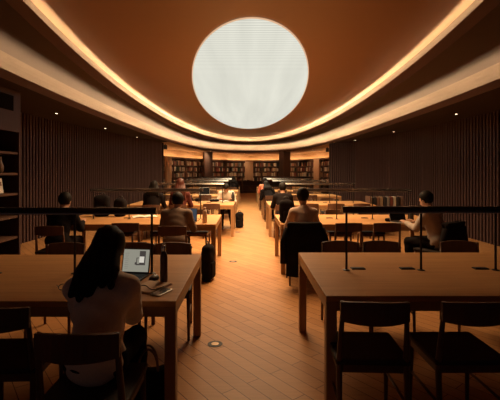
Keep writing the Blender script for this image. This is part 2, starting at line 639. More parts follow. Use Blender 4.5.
# middle ceiling, its slab runs past the lip to close the cove
mb = MB()
top = loop(**E2, grow=0.42)
n = len(top)
mb.add([(p[0], p[1], Z3) for p in top] + [(p[0], p[1], Z3 + 0.1) for p in top],
       [tuple(range(n)), tuple(range(n, 2 * n))] + [(i, (i + 1) % n, n + (i + 1) % n, n + i) for i in range(n)])
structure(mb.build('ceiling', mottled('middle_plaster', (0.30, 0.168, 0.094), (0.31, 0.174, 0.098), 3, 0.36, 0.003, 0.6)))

def cove(lip, ell, zl, zu, grow, lip_h, curve, nm):
    """ring: underside at zl from the lip outwards is drawn by the caller; here lip, trough and closing wall"""
    A = loop(**ell); A2 = loop(**ell, grow=0.03); B = loop(**ell, grow=grow)
    mb = MB()
    ring_faces(mb, A, zl, A, zl + lip_h)
    ring_faces(mb, A, zl + lip_h, A2, zl + lip_h)
    ring_faces(mb, A2, zl + lip_h, A2, zl + 0.03)
    structure(mb.build(lip, M['plaster_edge']))
    mb = MB()
    ring_faces(mb, A2, zl + 0.03, B, zl + 0.03)
    prev, pz = B, zl + 0.03
    for q in range(1, 9):                       # the back of the cove curves over into the upper ceiling
        a = PI / 2 * q / 8
        cur, cz = loop(**ell, grow=grow - curve * (1 - math.cos(a))), zl + 0.03 + (zu - zl - 0.03) * math.sin(a)
        ring_faces(mb, prev, pz, cur, cz)
        prev, pz = cur, cz
    structure(mb.build(nm, M['cove_plaster']))
cove('trim_1', E2, Z2, Z3, 0.24, 0.19, 0.12, 'trim_2')
cove('trim_3', E1, Z1, Z2, 0.42, 0.13, 0.25, 'trim_4')

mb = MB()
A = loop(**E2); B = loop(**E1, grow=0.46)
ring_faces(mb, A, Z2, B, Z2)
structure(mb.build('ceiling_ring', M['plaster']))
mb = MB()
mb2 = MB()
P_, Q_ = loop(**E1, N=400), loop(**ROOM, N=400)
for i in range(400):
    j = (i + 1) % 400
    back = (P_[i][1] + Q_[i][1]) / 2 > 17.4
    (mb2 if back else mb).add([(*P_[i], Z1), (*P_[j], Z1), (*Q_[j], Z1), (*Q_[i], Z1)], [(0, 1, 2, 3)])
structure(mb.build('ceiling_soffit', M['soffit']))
structure(mb2.build('ceiling_soffit_back', M['backwall']))  # same soffit at the back, its lit look put in as a paler colour

# LED strips lying in the coves, dimmed towards the near end of the hall
def led_material(name, strength):
    m = emission(name, COVE_TINT, strength)
    nt = m.node_tree
    tc = nz(nt, 'ShaderNodeTexCoord')
    sx = nz(nt, 'ShaderNodeSeparateXYZ')
    mr = nz(nt, 'ShaderNodeMapRange', interpolation_type='SMOOTHSTEP')
    for i, v in ((1, 4.0), (2, 20.0), (3, strength * 0.72), (4, strength * 2.3)):
        mr.inputs[i].default_value = v
    nt.links.new(tc.outputs['Object'], sx.inputs[0])
    nt.links.new(sx.outputs['Y'], mr.inputs[0])
    nt.links.new(mr.outputs[0], [n for n in nt.nodes if n.type == 'EMISSION'][0].inputs[1])
    return m
def led(ell, zl, g, strength, name, label, start, wd):
    mb = MB()
    A = loop(**ell, grow=g); B = loop(**ell, grow=g + wd)
    A2 = loop(**ell, grow=g); B2 = loop(**ell, grow=g + wd)
    def strip(mb, P, zp, Q, zq):
        for i in range(len(P)):
            j = (i + 1) % len(P)
            if P[i][1] > start and P[j][1] > start:
                mb.add([(*P[i], zp), (*P[j], zp), (*Q[j], zq), (*Q[i], zq)], [(0, 1, 2, 3)])
    strip(mb, A, zl + 0.042, B, zl + 0.042)
    o = mb.build(name, led_material(name + '_glow', strength))
    ring2 = MB()
    strip(ring2, A2, zl + 0.03, A2, zl + 0.041)
    strip(ring2, B2, zl + 0.03, B2, zl + 0.041)
    ring2.build('mounting_rail', M['steel'], o)
    tag(o, label, 'light strip')
led(E2, Z2, 0.045, COVE_IN * 10, 'light_strip', 'warm light strip hidden in the inner ceiling cove around the glowing oval', 3.2, 0.055)
led(E1, Z1, 0.07, COVE_OUT * 10, 'light_strip', 'warm light strip hidden in the outer, lower ceiling cove', 3.6, 0.06)

# slatted timber walls
def slat_wall(name, path, z1, pitch=0.115):
    P = [Vector((x, y, 0)) for x, y in path]
    # dense resample
    seg = []
    for a, b in zip(P, P[1:]):
        L = (b - a).length
        k = max(1, round(L / pitch))
        for i in range(k):
            seg.append((a + (b - a) * (i / k), (b - a).normalized()))
    mb = MB()
    back = MB()
    for a, b in zip(P, P[1:]):
        d = (b - a).normalized()
        c = (a + b) / 2
        ang = math.atan2(d.y, d.x)
        back.box((c.x, c.y, z1 / 2), ((b - a).length + 0.04, 0.10, z1), ang)
    w = back.build(name, M['slat_back'])
    structure(w)
    for p, d in seg:
        ang = math.atan2(d.y, d.x)
        # towards the room centre
        nrm = Vector((-d.y, d.x, 0))
        if nrm.dot(Vector((CX, 10, 0)) - p) < 0:
            nrm = -nrm
        c = p + nrm * 0.07
        mb.box((c.x, c.y, z1 / 2), (0.062, 0.05, z1), ang)
    sl = mb.build('slats', M['slat'], w)
    return w
LEFT = [(-4.85, 6.0), (-4.85, 8.3), (-4.72, 10.5), (-4.48, 12.6), (-4.22, 14.3), (-3.62, 16.75)]
RIGHT = [(5.15, -2.0), (5.2, 4.0), (5.2, 8.5), (5.08, 11.4), (4.8, 13.8), (4.42, 16.1), (3.64, 17.3)]
slat_wall('wall_left', LEFT, Z1)
slat_wall('wall_right', RIGHT, Z1)
structure(MB().box((-4.1, 17.0, Z1 / 2), (1.1, 0.08, Z1)).build('wall_left_end', M['slat_back']))
structure(MB().box((4.2, 17.5, Z1 / 2), (1.2, 0.08, Z1)).build('wall_right_end', M['slat_back']))

# back wall: an arc of plaster behind the bookcases
ARC = [(-5.0, 17.2), (-4.75, 20.0), (-4.1, 22.9), (-2.8, 26.2), (-1.0, 28.4), (0.5, 28.9), (2.4, 28.3), (4.1, 26.1), (5.1, 23.0), (5.4, 17.6)]
def resample(path, step):
    P = [Vector((x, y, 0)) for x, y in path]
    # Catmull-Rom to smooth, then equal lengths
    Q = []
    for i in range(len(P) - 1):
        p0, p1, p2, p3 = P[max(i - 1, 0)], P[i], P[i + 1], P[min(i + 2, len(P) - 1)]
        for k in range(20):
            t = k / 20
            Q.append(0.5 * ((2 * p1) + (p2 - p0) * t + (2 * p0 - 5 * p1 + 4 * p2 - p3) * t * t + (3 * p1 - p0 - 3 * p2 + p3) * t ** 3))
    Q.append(P[-1])
    L = [0]
    for a, b in zip(Q, Q[1:]): L.append(L[-1] + (b - a).length)
    m = max(1, round(L[-1] / step))
    out = []
    for j in range(m + 1):
        s = L[-1] * j / m
        i = max(k for k in range(len(L)) if L[k] <= s + 1e-9)
        i = min(i, len(Q) - 2)
        t = (s - L[i]) / max(L[i + 1] - L[i], 1e-9)
        out.append(Q[i] + (Q[i + 1] - Q[i]) * t)
    return out
arc = resample(ARC, 0.8)
mb = MB()
for a, b in zip(arc, arc[1:]):
    c = (a + b) / 2; d = b - a
    mb.box((c.x, c.y, Z1 / 2), (d.length + 0.05, 0.08, Z1), math.atan2(d.y, d.x))
structure(mb.build('wall_back', M['backwall']))

# light strip on top of the bookcases
def offset(path, o):
    out = []
    for i, p in enumerate(path):
        d = (path[min(i + 1, len(path) - 1)] - path[max(i - 1, 0)]).normalized()
        nrm = Vector((d.y, -d.x, 0))
        out.append(p + nrm * o)
    return out
CASE_H = 2.28
strip = offset(arc, 0.22)
mb = MB()
for a, b in zip(strip, strip[1:]):
    c = (a + b) / 2; d = b - a
    mb.box((c.x, c.y, CASE_H + 0.012), (d.length, 0.02, 0.02), math.atan2(d.y, d.x))
tag(mb.build('light_strip', emission('shelf_strip_glow', (1.0, 0.56, 0.24), SHELF_GLOW * 3)),
    'warm light strip along the top of the curved row of bookcases', 'light strip')

# ------------------------------------------------------------------ the luminous oval
pl = thing('ceiling_light', 'huge glowing white oval light panel set in the ceiling', 'ceiling light', (PANEL_C[0], PANEL_C[1], Z3))
el = loop(PANEL_A, PANEL_B, 2.0, 0, 0, N=128)
mb = MB()
k = len(el)
mb.add([(p[0], p[1], -0.014) for p in el], [tuple(range(k))])
mb.build('diffuser', diffuser_material(), pl)
mb = MB()
eo = loop(PANEL_A, PANEL_B, 2.0, 0, 0, 0.02, N=128)
ring_faces(mb, el, -0.016, eo, -0.016)
ring_faces(mb, eo, -0.016, eo, 0.0)
mb.build('rim', emission('rim_glow', (1.0, 0.62, 0.36), 0.75), pl)
for lamp, y in ZONES:
    lo_ = bpy.data.objects.new('panel_light', lamp)
    C.objects.link(lo_)
    lo_.parent = pl
    lo_.location = (0, y, -0.03)

# ------------------------------------------------------------------ small downlights in the low soffit
sp_on = emission('downlight_glow', (1.0, 0.78, 0.5), 6.0)
def downlight(x, y, label):
    t = thing('downlight', label, 'downlight', (x, y, Z1), group='downlights in the low soffit')
    MB().lathe([(0.055, -0.006), (0.055, 0.0)], n=20).build('trim_ring', M['black'], t)
    MB().lathe([(0.022, -0.009), (0.022, -0.006)], n=16).build('lens', sp_on, t)
    L = bpy.data.lights.new('downlight_lamp', 'SPOT')
    L.energy = 5; L.color = (1, 0.5, 0.2); L.spot_size = R(75); L.spot_blend = 0.8; L.shadow_soft_size = 0.02
    o = bpy.data.objects.new('downlight_lamp', L); C.objects.link(o); o.parent = t; o.location = (0, 0, -0.02)
for x, y, l in ((-4.05, 8.5, 'tiny round downlight above the left timber wall, nearest the camera'),
                (-4.04, 11.4, 'tiny round downlight above the left timber wall, second along'),
                (-3.93, 14.3, 'tiny round downlight above the left timber wall, farthest along'),
                (4.5, 8.6, 'tiny round downlight above the right timber wall, nearest the camera'),
                (4.55, 12.4, 'tiny round downlight above the right timber wall, second along'),
                (4.25, 15.7, 'tiny round downlight above the right timber wall, farthest along')):
    downlight(x, y, l)
def speaker(x, y, rz, label):
    t = thing('speaker', label, 'speaker', (x, y, Z1), rz)
    MB().box((0, 0, -0.03), (0.03, 0.03, 0.06)).build('bracket', M['black'], t)
    MB().box((0, 0, -0.15), (0.15, 0.13, 0.20), 0, 0.012).build('cabinet', M['black'], t)
    MB().lathe([(0.05, 0), (0.045, 0.004), (0.02, 0.002)], n=18).build('cone', M['lamp_dark'], t).matrix_local = Matrix.Translation((0, -0.066, -0.15)) @ Matrix.Rotation(R(90), 4, 'X')
speaker(-3.62, 17.75, 0.3, 'small black box speaker hung from the ceiling by the left wall end')
speaker(4.0, 19.9, -0.3, 'small black box speaker hung from the ceiling by the right wall end')

# dark square columns in front of the bookcases
def column(name, x, y, rz):
    structure(MB().box((x, y, Z1 / 2), (0.50, 0.50, Z1), rz, 0.01).build(name, M['column']))
column('trim_5', -2.42, 24.6, R(20))
column('trim_6', 2.30, 24.4, R(30))

# ------------------------------------------------------------------ bookcases along the back, books on them
inner = offset(resample(ARC, 1.62), 0.04)
book_mats = [cloth('book_cover_%s' % k, c) for k, c in (('maroon', (0.24, 0.07, 0.05)), ('brown', (0.26, 0.13, 0.08)), ('black', (0.05, 0.04, 0.04)),
             ('tan', (0.42, 0.28, 0.17)), ('cream', (0.70, 0.58, 0.44)), ('green', (0.06, 0.08, 0.05)), ('grey', (0.30, 0.26, 0.23)))]
cnames = ['maroon', 'brown', 'black', 'tan', 'cream', 'green', 'grey']
book_me = []
for i, m in enumerate(book_mats):
    o = MB().box((0, 0, 0.125), (0.062, 0.17, 0.25), 0, 0.004).build('book', m)
    book_me.append(o.data)
    bpy.data.objects.remove(o)
def book(i, loc, rz, label, group, sx=1.0, sz=1.0):
    o = bpy.data.objects.new('book', book_me[i])
    C.objects.link(o)
    o.location = loc
    o.rotation_euler = (0, 0, rz)
    o.scale = (sx, 1, sz)
    return tag(o, label, 'book', group)
rows = [1.90, 1.56, 1.22, 0.88]
ncase = len(inner) - 1
nbook, rest = 0, {}
rown = {0: 'top', 1: 'second', 2: 'third', 3: 'fourth'}
ordn = ['first', 'second', 'third', 'fourth', 'fifth', 'sixth', 'seventh', 'eighth', 'ninth', 'tenth', 'eleventh', 'twelfth', 'thirteenth', 'fourteenth', 'fifteenth', 'sixteenth', 'seventeenth', 'eighteenth']
for i in range(ncase):
    a, b = inner[i], inner[i + 1]
    c = (a + b) / 2
    d = b - a
    ang = math.atan2(d.y, d.x)
    W = d.length - 0.12
    case = thing('bookcase', 'tall dark wooden bookcase in the curved back row, %s from its left end' % ordn[i], 'bookcase', (c.x, c.y, 0), ang, 'bookcases along the curved back wall')
    mb = MB()
    mb.box((0, -0.015, CASE_H / 2), (W, 0.03, CASE_H))
    mb.build('back_panel', M['shelf'], case)
    for sgn in (-1, 1):
        MB().box((sgn * (W / 2 - 0.015), -0.17, CASE_H / 2), (0.03, 0.28, CASE_H)).build('side_panel', M['shelf'], case)
    MB().box((0, -0.17, CASE_H - 0.015), (W - 0.06, 0.28, 0.03)).build('top_panel', M['shelf'], case)
    MB().box((0, -0.305, CASE_H + 0.03), (d.length + 0.02, 0.018, 0.07)).build('cornice', M['shelf'], case)
    for z in rows + [0.54, 0.2]:
        MB().box((0, -0.17, z - 0.012), (W - 0.06, 0.28, 0.024)).build('shelf', M['shelf'], case)
    if 2 <= i <= ncase - 3:
        rot = Matrix.Rotation(ang, 4, 'Z')
        for r_, z in enumerate(rows):
            x = -W / 2 + 0.08 + random.random() * 0.05
            while x < W / 2 - 0.07:
                k = random.choices(range(7), (5, 6, 3, 6, 4, 2, 3))[0]
                p = rot @ Vector((x, -0.19 - random.random() * 0.03, 0))
                sx, sz = 0.85 + random.random() * 0.4, 0.78 + random.random() * 0.3
                pos = (c.x + p.x, c.y + p.y, z)
                if (r_ < 2 or (r_ == 2 and 5 <= i <= 9)) and nbook < 288:
                    nbook += 1
                    book(k, pos, ang, '%s book on the %s shelf of the %s bookcase along the back' % (cnames[k], rown[r_], ordn[i]),
                         '%s books on the %s shelf of the %s back bookcase' % (cnames[k], rown[r_], ordn[i]), sx, sz)
                else:
                    rest.setdefault(k, MB()).box((pos[0], pos[1], z + 0.125 * sz), (0.062 * sx, 0.17, 0.25 * sz), ang)
                x += random.choice((0.088, 0.092, 0.10, 0.11, 0.24))
vs_, fs_, mi_ = [], [], []
for k, m_ in rest.items():
    o_ = len(vs_)
    vs_ += m_.v; fs_ += [tuple(q + o_ for q in f_) for f_ in m_.f]; mi_ += [k] * len(m_.f)
me = bpy.data.meshes.new('books')
me.from_pydata(vs_, [], fs_)
for m_ in book_mats: me.materials.append(m_)
for p_, k in zip(me.polygons, mi_): p_.material_index = k
o_ = bpy.data.objects.new('books', me); C.objects.link(o_)
tag(o_, 'rows of books on the lower shelves of the back bookcases', 'books', None, 'stuff')
# spots added in the soffit, out of sight, to brighten the books
fill_spots = offset(resample(ARC, 2.4), 1.5)
for i, p in enumerate(fill_spots):
    if not 2 <= i <= len(fill_spots) - 3: continue
    q = (offset(resample(ARC, 2.4), 0.3))[i]
    t = thing('downlight', 'small added spot brightening the back bookcases, %s from the left' % ordn[i - 2], 'downlight', (p.x, p.y, Z1), group='added spots over the back bookcases')
    MB().lathe([(0.055, -0.006), (0.055, 0.0)], n=20).build('trim_ring', M['black'], t)
    MB().lathe([(0.022, -0.009), (0.022, -0.006)], n=16).build('lens', sp_on, t)
    L = bpy.data.lights.new('downlight_lamp', 'SPOT')
    L.energy = BOOK_FILL; L.color = (1, 0.66, 0.36); L.spot_size = R(100); L.spot_blend = 0.8; L.shadow_soft_size = 0.03
    o = bpy.data.objects.new('downlight_lamp', L); C.objects.link(o); o.parent = t; o.location = (0, 0, -0.02)
    o.rotation_euler = (Vector((q.x - p.x, q.y - p.y, 1.7 - Z1))).to_track_quat('-Z', 'Y').to_euler()
# pale timber piers between bookcases
def pier(name, x, y, rz, w, z0, z1):
    structure(MB().box((x, y, (z0 + z1) / 2), (w, 0.12, z1 - z0), rz).build(name, M['pier']))
pier('trim_7', 0.15, 28.28, 0.0, 0.58, 0.95, 2.26)
pier('trim_8', 4.30, 24.55, R(-62), 0.55, 0.0, 2.3)
pier('trim_9', -4.12, 20.9, R(75), 0.55, 0.0, 2.3)

# ------------------------------------------------------------------ built-in bookcase by the left edge of the view
bc = thing('built_in_bookcase', 'tall dark built-in bookcase at the near end of the left timber wall', 'bookcase', (-3.55, 5.25, 0), 0)
MB().box((-0.62, 0, Z1 / 2), (0.03, 2.0, Z1)).build('back_panel', M['shelf'], bc)
for y in (-1.0, 1.0):
    MB().box((-0.31, y, Z1 / 2), (0.62, 0.04, Z1)).build('side_panel', M['slat'], bc)
for z in (0.10, 0.5, 0.82, 1.17, 1.48, 1.80):
    MB().box((-0.31, 0, z), (0.58, 1.96, 0.035)).build('shelf', M['shelf'], bc)
hd = MB().box((-0.02, 0, 2.44), (0.04, 1.96, 0.63), 0, 0.004).build('upper_panel', M['slat'], bc)
MB().box((0.004, 0.43, 2.55), (0.012, 0.78, 0.23), 0, 0.004).build('screen', mat('dark_glass', (0.006, 0.005, 0.005), 0.9, spec=0.05), hd)
v = MB().lathe([(0.03, 0), (0.05, 0.03), (0.055, 0.10), (0.03, 0.17), (0.022, 0.21), (0.028, 0.24)], n=20).build('vase', mat('vase_clay', (0.16, 0.10, 0.07), 0.5), None, True)
v.location = (-3.66, 5.92, 1.4975)
tag(v, 'small dark clay vase on a shelf of the left built-in bookcase', 'vase')
bk = thing('display_book', 'pale covered book standing upright on a shelf of the left bookcase', 'book', (-3.64, 5.88, 1.1875), R(90))
MB().box((0, 0.01, 0.12), (0.16, 0.02, 0.23), 0, 0.002, R(-8)).build('cover', M['paper'], bk)
MB().box((0.0, -0.003, 0.15), (0.09, 0.004, 0.06), 0, 0.0, R(-8)).build('cover_picture', mat('cover_print', (0.25, 0.15, 0.11), 0.6), bk)

# ------------------------------------------------------------------ tables
TW, TD, TH = 2.5, 1.345, 0.74
def make_table(label):
    t = thing('reading_table', label, 'table', group='long oak reading tables')
    MB().box((TW / 2, TD / 2, TH - 0.018), (TW, TD, 0.036), 0, 0.004).build('tabletop', M['table'], t)
    a = MB()
    z, hh = TH - 0.036 - 0.03, 0.06
    a.box((TW / 2, 0.02, z), (TW - 0.134, 0.03, hh)).box((TW / 2, TD - 0.02, z), (TW - 0.134, 0.03, hh))
    a.box((0.02, TD / 2, z), (0.03, TD - 0.134, hh)).box((TW - 0.02, TD / 2, z), (0.03, TD - 0.134, hh))
    a.build('apron', M['table_leg'], t)
    for x in (0.0345, TW - 0.0345):
        for y in (0.0345, TD - 0.0345):
            MB().box((x, y, (TH - 0.036) / 2), (0.067, 0.067, TH - 0.036), 0, 0.004).build('leg', M['table_leg'], t)
    return t
def make_lamp(label):
    t = thing('reading_lamp', label, 'lamp', group='long bar lamps on the reading tables')
    L = 1.83
    prof = [(-0.045, -0.022), (0.045, -0.022), (0.045, -0.012), (0.0255, 0.025), (-0.0255, 0.025), (-0.045, -0.012)]
    mb = MB().prism(prof, 'x', -L / 2, L / 2)
    b = mb.build('lamp_bar', M['lamp_metal'], t)
    b.location = (0, 0, 0.475)
    d = MB().box((0, 0, -0.024), (L - 0.1, 0.04, 0.006)).build('diffuser_strip', mat_diff, b)
    for i in range(4):
        x = -0.8775 + i * 0.585
        p = MB().lathe([(0.009, 0.004), (0.009, 0.455)], (x, 0, 0), 10).build('post', M['lamp_dark'], t)
        MB().lathe([(0.028, 0), (0.028, 0.004), (0.012, 0.008)], (x, 0, 0), 18).build('foot', M['lamp_dark'], p)
    return t
mat_diff = mat('lamp_diffuser', (0.5, 0.46, 0.4), 0.6)
def make_socket(label):
    t = thing('socket_box', label, 'socket', group='flat black sockets along the table middles')
    MB().box((0, 0, 0.004), (0.11, 0.055, 0.008), 0, 0.002).build('frame', M['lamp_dark'], t)
    MB().box((0, 0, 0.0095), (0.095, 0.042, 0.003), 0, 0.001).build('lid', M['black'], t)
    return t
PITCH, Y0 = 3.405, 2.485
order = ['nearest the camera', 'second from the camera', 'third from the camera', 'fourth from the camera', 'fifth from the camera', 'farthest from the camera']
tpro = lpro = spro = None
rightX = [0.492, 0.50, 0.505, 0.50, 0.49, 0.49]
leftX = [-0.425, -0.46, -0.31, -0.36, -0.38, -0.37]
FRONT = {}
SP_POS = []
for side in ('right', 'left'):
    for i in range(6):
        y = Y0 + PITCH * i - (0.10 if side == 'left' and i == 0 else 0)
        x0 = rightX[i] if side == 'right' else leftX[i] - TW
        FRONT[side, i] = y
        lab = 'long light oak reading table %s of the aisle, %s' % (side, order[i])
        if tpro is None:
            t = tpro = make_table(lab); t.location = (x0, y, 0)
        else:
            t = copy_tree(tpro, lab, (x0, y, 0))
        xc = x0 + (1.26 if side == 'right' else TW - 1.175)
        if i == 0 and side == 'right': xc = 0.78 + 0.8775
        ym = y + TD / 2 - 0.02
        lab = 'long bar lamp on the table %s of the aisle, %s' % (side, order[i])
        if lpro is None:
            l = lpro = make_lamp(lab); l.location = (xc, ym, TH)
        else:
            l = copy_tree(lpro, lab, (xc, ym, TH))
        if i < 3:
            for j, dx in enumerate((-0.82, -0.38, 0.78) if side == 'right' else (0.52, -0.36)):
                if i == 0 and side == 'left': continue
                dx2 = (-0.775, -0.385, 0.20)[j] if side == 'right' else dx
                lab = 'flat black socket lid on the %s table %s, %s from the aisle' % (side, order[i], ('first', 'second', 'third')[j])
                pos = (xc + dx2, ym + 0.03 + (0.10 if i else 0.0), TH)
                if i == 0: pos = (xc + dx2, ym + 0.045, TH)
                if spro is None:
                    spro = make_socket(lab); spro.location = pos
                else:
                    copy_tree(spro, lab, pos)

# ------------------------------------------------------------------ chairs
def make_chair(label):
    t = thing('reading_chair', label, 'chair')
    MB().box((0, 0.0, 0.435), (0.42, 0.41, 0.035), 0, 0.014).build('seat', M['chair_seat'], t, False)
    fr = MB()
    fr.box((0, 0.18, 0.395), (0.34, 0.022, 0.045)).box((0, -0.18, 0.395), (0.34, 0.022, 0.045))
    fr.box((0.185, 0, 0.395), (0.022, 0.34, 0.045)).box((-0.185, 0, 0.395), (0.022, 0.34, 0.045))
    fr.build('seat_frame', M['chair'], t)
    for s in (-1, 1):
        MB().tube([(s * 0.185, 0.18, 0.42), (s * 0.190, 0.195, 0.0)], [0.017, 0.012], 10).build('leg', M['chair'], t, True)
        MB().tube([(s * 0.175, -0.235, 0.79), (s * 0.182, -0.21, 0.60), (s * 0.188, -0.185, 0.42), (s * 0.190, -0.215, 0.0)], [0.012, 0.015, 0.018, 0.012], 10).build('leg', M['chair'], t, True)
    # curved top rail
    def rail(z0, z1, name, bow=0.045, th=0.020, half=0.19):
        vs, fs = [], []
        N = 12
        for i in range(N + 1):
            u = -1 + 2 * i / N
            x = u * half
            y = -0.235 - bow * (1 - u * u) - (z0 - 0.7) * 0.10
            hh = (z1 - z0) * (1 - 0.18 * u * u) / 2
            zc = (z0 + z1) / 2
            vs += [(x, y - th / 2, zc - hh), (x, y + th / 2, zc - hh), (x, y + th / 2, zc + hh), (x, y - th / 2, zc + hh)]
        for i in range(N):
            for k in range(4):
                fs.append((i * 4 + k, i * 4 + (k + 1) % 4, (i + 1) * 4 + (k + 1) % 4, (i + 1) * 4 + k))
        fs += [(0, 1, 2, 3), (N * 4, N * 4 + 1, N * 4 + 2, N * 4 + 3)]
        MB().add(vs, fs).build(name, M['chair'], t)
    rail(0.67, 0.80, 'backrest')
    for sx in (-0.188, 0.188):
        MB().tube([(sx, 0.187, 0.2), (sx, -0.2, 0.2)], 0.009, 8).build('stretcher', M['chair'], t, True)
    return t
cpro = None
def chair(x, y, rz, label, group=None):
    global cpro
    if cpro is None:
        cpro = make_chair(label)
        cpro.location = (x, y, 0); cpro.rotation_euler = (0, 0, rz)
        if group: cpro['group'] = group
        return cpro
    return copy_tree(cpro, label, (x, y, 0), rz, group)
num = ['first', 'second', 'third', 'fourth', 'fifth']
tn = ['nearest', 'second', 'third', 'fourth', 'fifth', 'farthest']
# (side, table) -> near-side x list (occupied ones flagged), far-side x list
NEAR = {('right', 0): [(0.72, 0), (1.27, 0), (1.9, 0)], ('left', 0): [(-0.76, 1), (-1.36, 0)],
        ('right', 1): [(0.76, 1), (1.42, 0), (1.98, 0), (2.60, 2)], ('left', 1): [(-0.99, 1), (-1.72, 0), (-2.62, 1)],
        ('right', 2): [(0.81, 1), (1.42, 0), (2.02, 0), (2.6, 0)], ('left', 2): [(-1.5, 1), (-2.1, 1), (-0.8, 0)],
        ('right', 3): [(0.74, 1), (1.4, 0), (2.0, 0)], ('left', 3): [(-1.3, 0), (-1.9, 0), (-2.5, 0)],
        ('right', 4): [(0.70, 1), (1.4, 0), (2.0, 0)], ('left', 4): [(-0.8, 0), (-1.4, 0), (-2.0, 0)],
        ('right', 5): [(0.8, 0), (1.4, 0), (2.0, 0)], ('left', 5): [(-0.66, 1), (-1.3, 0), (-2.0, 0)]}
FAR = {('right', 0): [0.95, 1.36, 2.16], ('left', 0): [-0.73, -1.13, -1.80],
       ('right', 1): [1.05, 1.65, 2.25], ('left', 1): [-0.9, -1.5, -2.2],
       ('right', 2): [1.0, 1.6, 2.2], ('left', 2): [-0.56, -1.2, -1.9],
       ('right', 3): [1.0, 1.6, 2.2], ('left', 3): [-0.8, -1.4, -2.0],
       ('right', 4): [1.0, 1.6], ('left', 4): [-0.8, -1.4]}
for (side, i), lst in NEAR.items():
    for j, (x, occ) in enumerate(sorted(lst, key=lambda q: abs(q[0]))):
        y = FRONT[side, i] - (0.36 if occ else 0.03)
        chair(x, y, R(35) if occ == 2 else R(random.uniform(-4, 4)) if not occ else 0,
              'wooden chair on the near side of the %s %s table, %s from the aisle' % (tn[i], side, num[j]), 'wooden chairs around the reading tables')
for (side, i), lst in FAR.items():
    for j, x in enumerate(sorted(lst, key=abs)):
        occ = (side, i, x) == ('left', 2, -0.56)
        chair(x, FRONT[side, i] + TD + (0.36 if occ else 0.04), R(180) + (0 if occ else R(random.uniform(-5, 5))),
              'wooden chair on the far side of the %s %s table, %s from the aisle' % (tn[i], side, num[j]), 'wooden chairs around the reading tables')

# ------------------------------------------------------------------ floor outlets in the aisle
fo = thing('floor_outlet', 'round brass floor outlet in the aisle, nearest the camera', 'floor outlet', (-0.28, 3.51, 0), group='round floor outlets in the aisle')
MB().lathe([(0.066, 0.0), (0.066, 0.002), (0.060, 0.004), (0.040, 0.004), (0.038, 0.003)], n=32).build('rim', M['rubber'], fo)
MB().lathe([(0.034, 0.001), (0.034, 0.005), (0.02, 0.006)], n=28).build('lid', M['brass'], fo)
copy_tree(fo, 'round brass floor outlet in the aisle, second from the camera', (-0.235, 6.75, 0))
copy_tree(fo, 'round brass floor outlet in the aisle, third from the camera, by the backpack', (-0.235, 10.05, 0))

# ------------------------------------------------------------------ things on the tables
def screen_pic(t, w, h, z0):
    """what the woman's screen shows: grey page with dark blocks"""
    pass
def laptop(label, loc, rz, w, d, shh, tilt, screen_mat, body_mat, page=False, name='laptop'):
    t = thing(name, label, 'laptop', loc, rz)
    b = MB().box((0, 0, 0.007), (w, d, 0.014), 0, 0.003).build('base', body_mat, t)
    kb = MB()
    for r_ in range(4):
        for q in range(11):
            kb.box((-w * 0.42 + q * w * 0.084, d * 0.32 - r_ * d * 0.13, 0.0155), (w * 0.066, d * 0.095, 0.003))
    kb.build('keyboard', M['black'], b)
    MB().box((0, -d * 0.30, 0.0145), (w * 0.3, d * 0.24, 0.001)).build('trackpad', M['lamp_metal'], b)
    lid = MB().box((0, 0, shh / 2), (w, 0.008, shh), 0, 0.003).build('lid', body_mat, t)
    lid.location = (0, d / 2 - 0.002, 0.012)
    lid.rotation_euler = (R(-tilt), 0, 0)
    MB().box((0, -0.0045, shh / 2 + 0.003), (w - 0.016, 0.002, shh - 0.022)).build('screen', screen_mat, lid)
    if page:
        k = emission('page_dark', (0.06, 0.05, 0.045), 1.0)
        wmat = emission('page_white', (0.62, 0.58, 0.50), 1.0)
        gm = emission('page_text', (0.18, 0.16, 0.14), 1.0)
        q = MB().box((w * 0.23, -0.0062, shh * 0.62), (w * 0.22, 0.001, shh * 0.56)).box((w * 0.07, -0.0062, shh * 0.62), (w * 0.10, 0.001, shh * 0.025))
        q.box((w * 0.03, -0.0062, shh * 0.48), (w * 0.03, 0.001, shh * 0.3)).box((-w * 0.01, -0.0062, shh * 0.40), (w * 0.05, 0.001, shh * 0.10)).box((w * 0.08, -0.0062, shh * 0.36), (w * 0.09, 0.001, shh * 0.05))
        q.build('page_shapes', k, lid)
        MB().box((w * 0.21, -0.0072, shh * 0.56), (w * 0.17, 0.001, shh * 0.24)).build('page_box', wmat, lid)
        q = MB()
        for r_ in range(9):
            q.box((-w * 0.34, -0.0062, shh * (0.2 + 0.075 * r_)), (w * (0.10 + 0.03 * ((r_ * 7) % 3)), 0.001, shh * 0.014))
        q.build('page_lines', gm, lid)
    return t
grey_screen = emission('grey_screen', (0.27, 0.26, 0.21), 1.0)
blue_screen = emission('blue_screen', (0.045, 0.055, 0.075), 1.0)
dark_screen = mat('dark_screen', (0.015, 0.015, 0.018), 0.25)
silver = mat('silver_shell', (0.45, 0.43, 0.42), 0.4, 0.6)
laptop('open laptop with a lit grey page in front of the long-haired person', (-0.845, 2.90, TH), R(-7), 0.215, 0.17, 0.185, 14, grey_screen, M['black'], True)
laptop('open laptop with a bluish screen in front of the person in the grey-brown sweater', (-0.93, 6.08, TH), R(-4), 0.30, 0.20, 0.20, 14, blue_screen, M['black'])
laptop('open laptop in front of the person sitting turned at the right table end', (2.36, 6.06, TH), R(20), 0.30, 0.20, 0.20, 16, dark_screen, silver)
laptop('pale framed open laptop facing down the hall on the fourth left table', (-1.42, 13.3, TH), R(3), 0.34, 0.22, 0.24, 8, dark_screen, M['paper'])

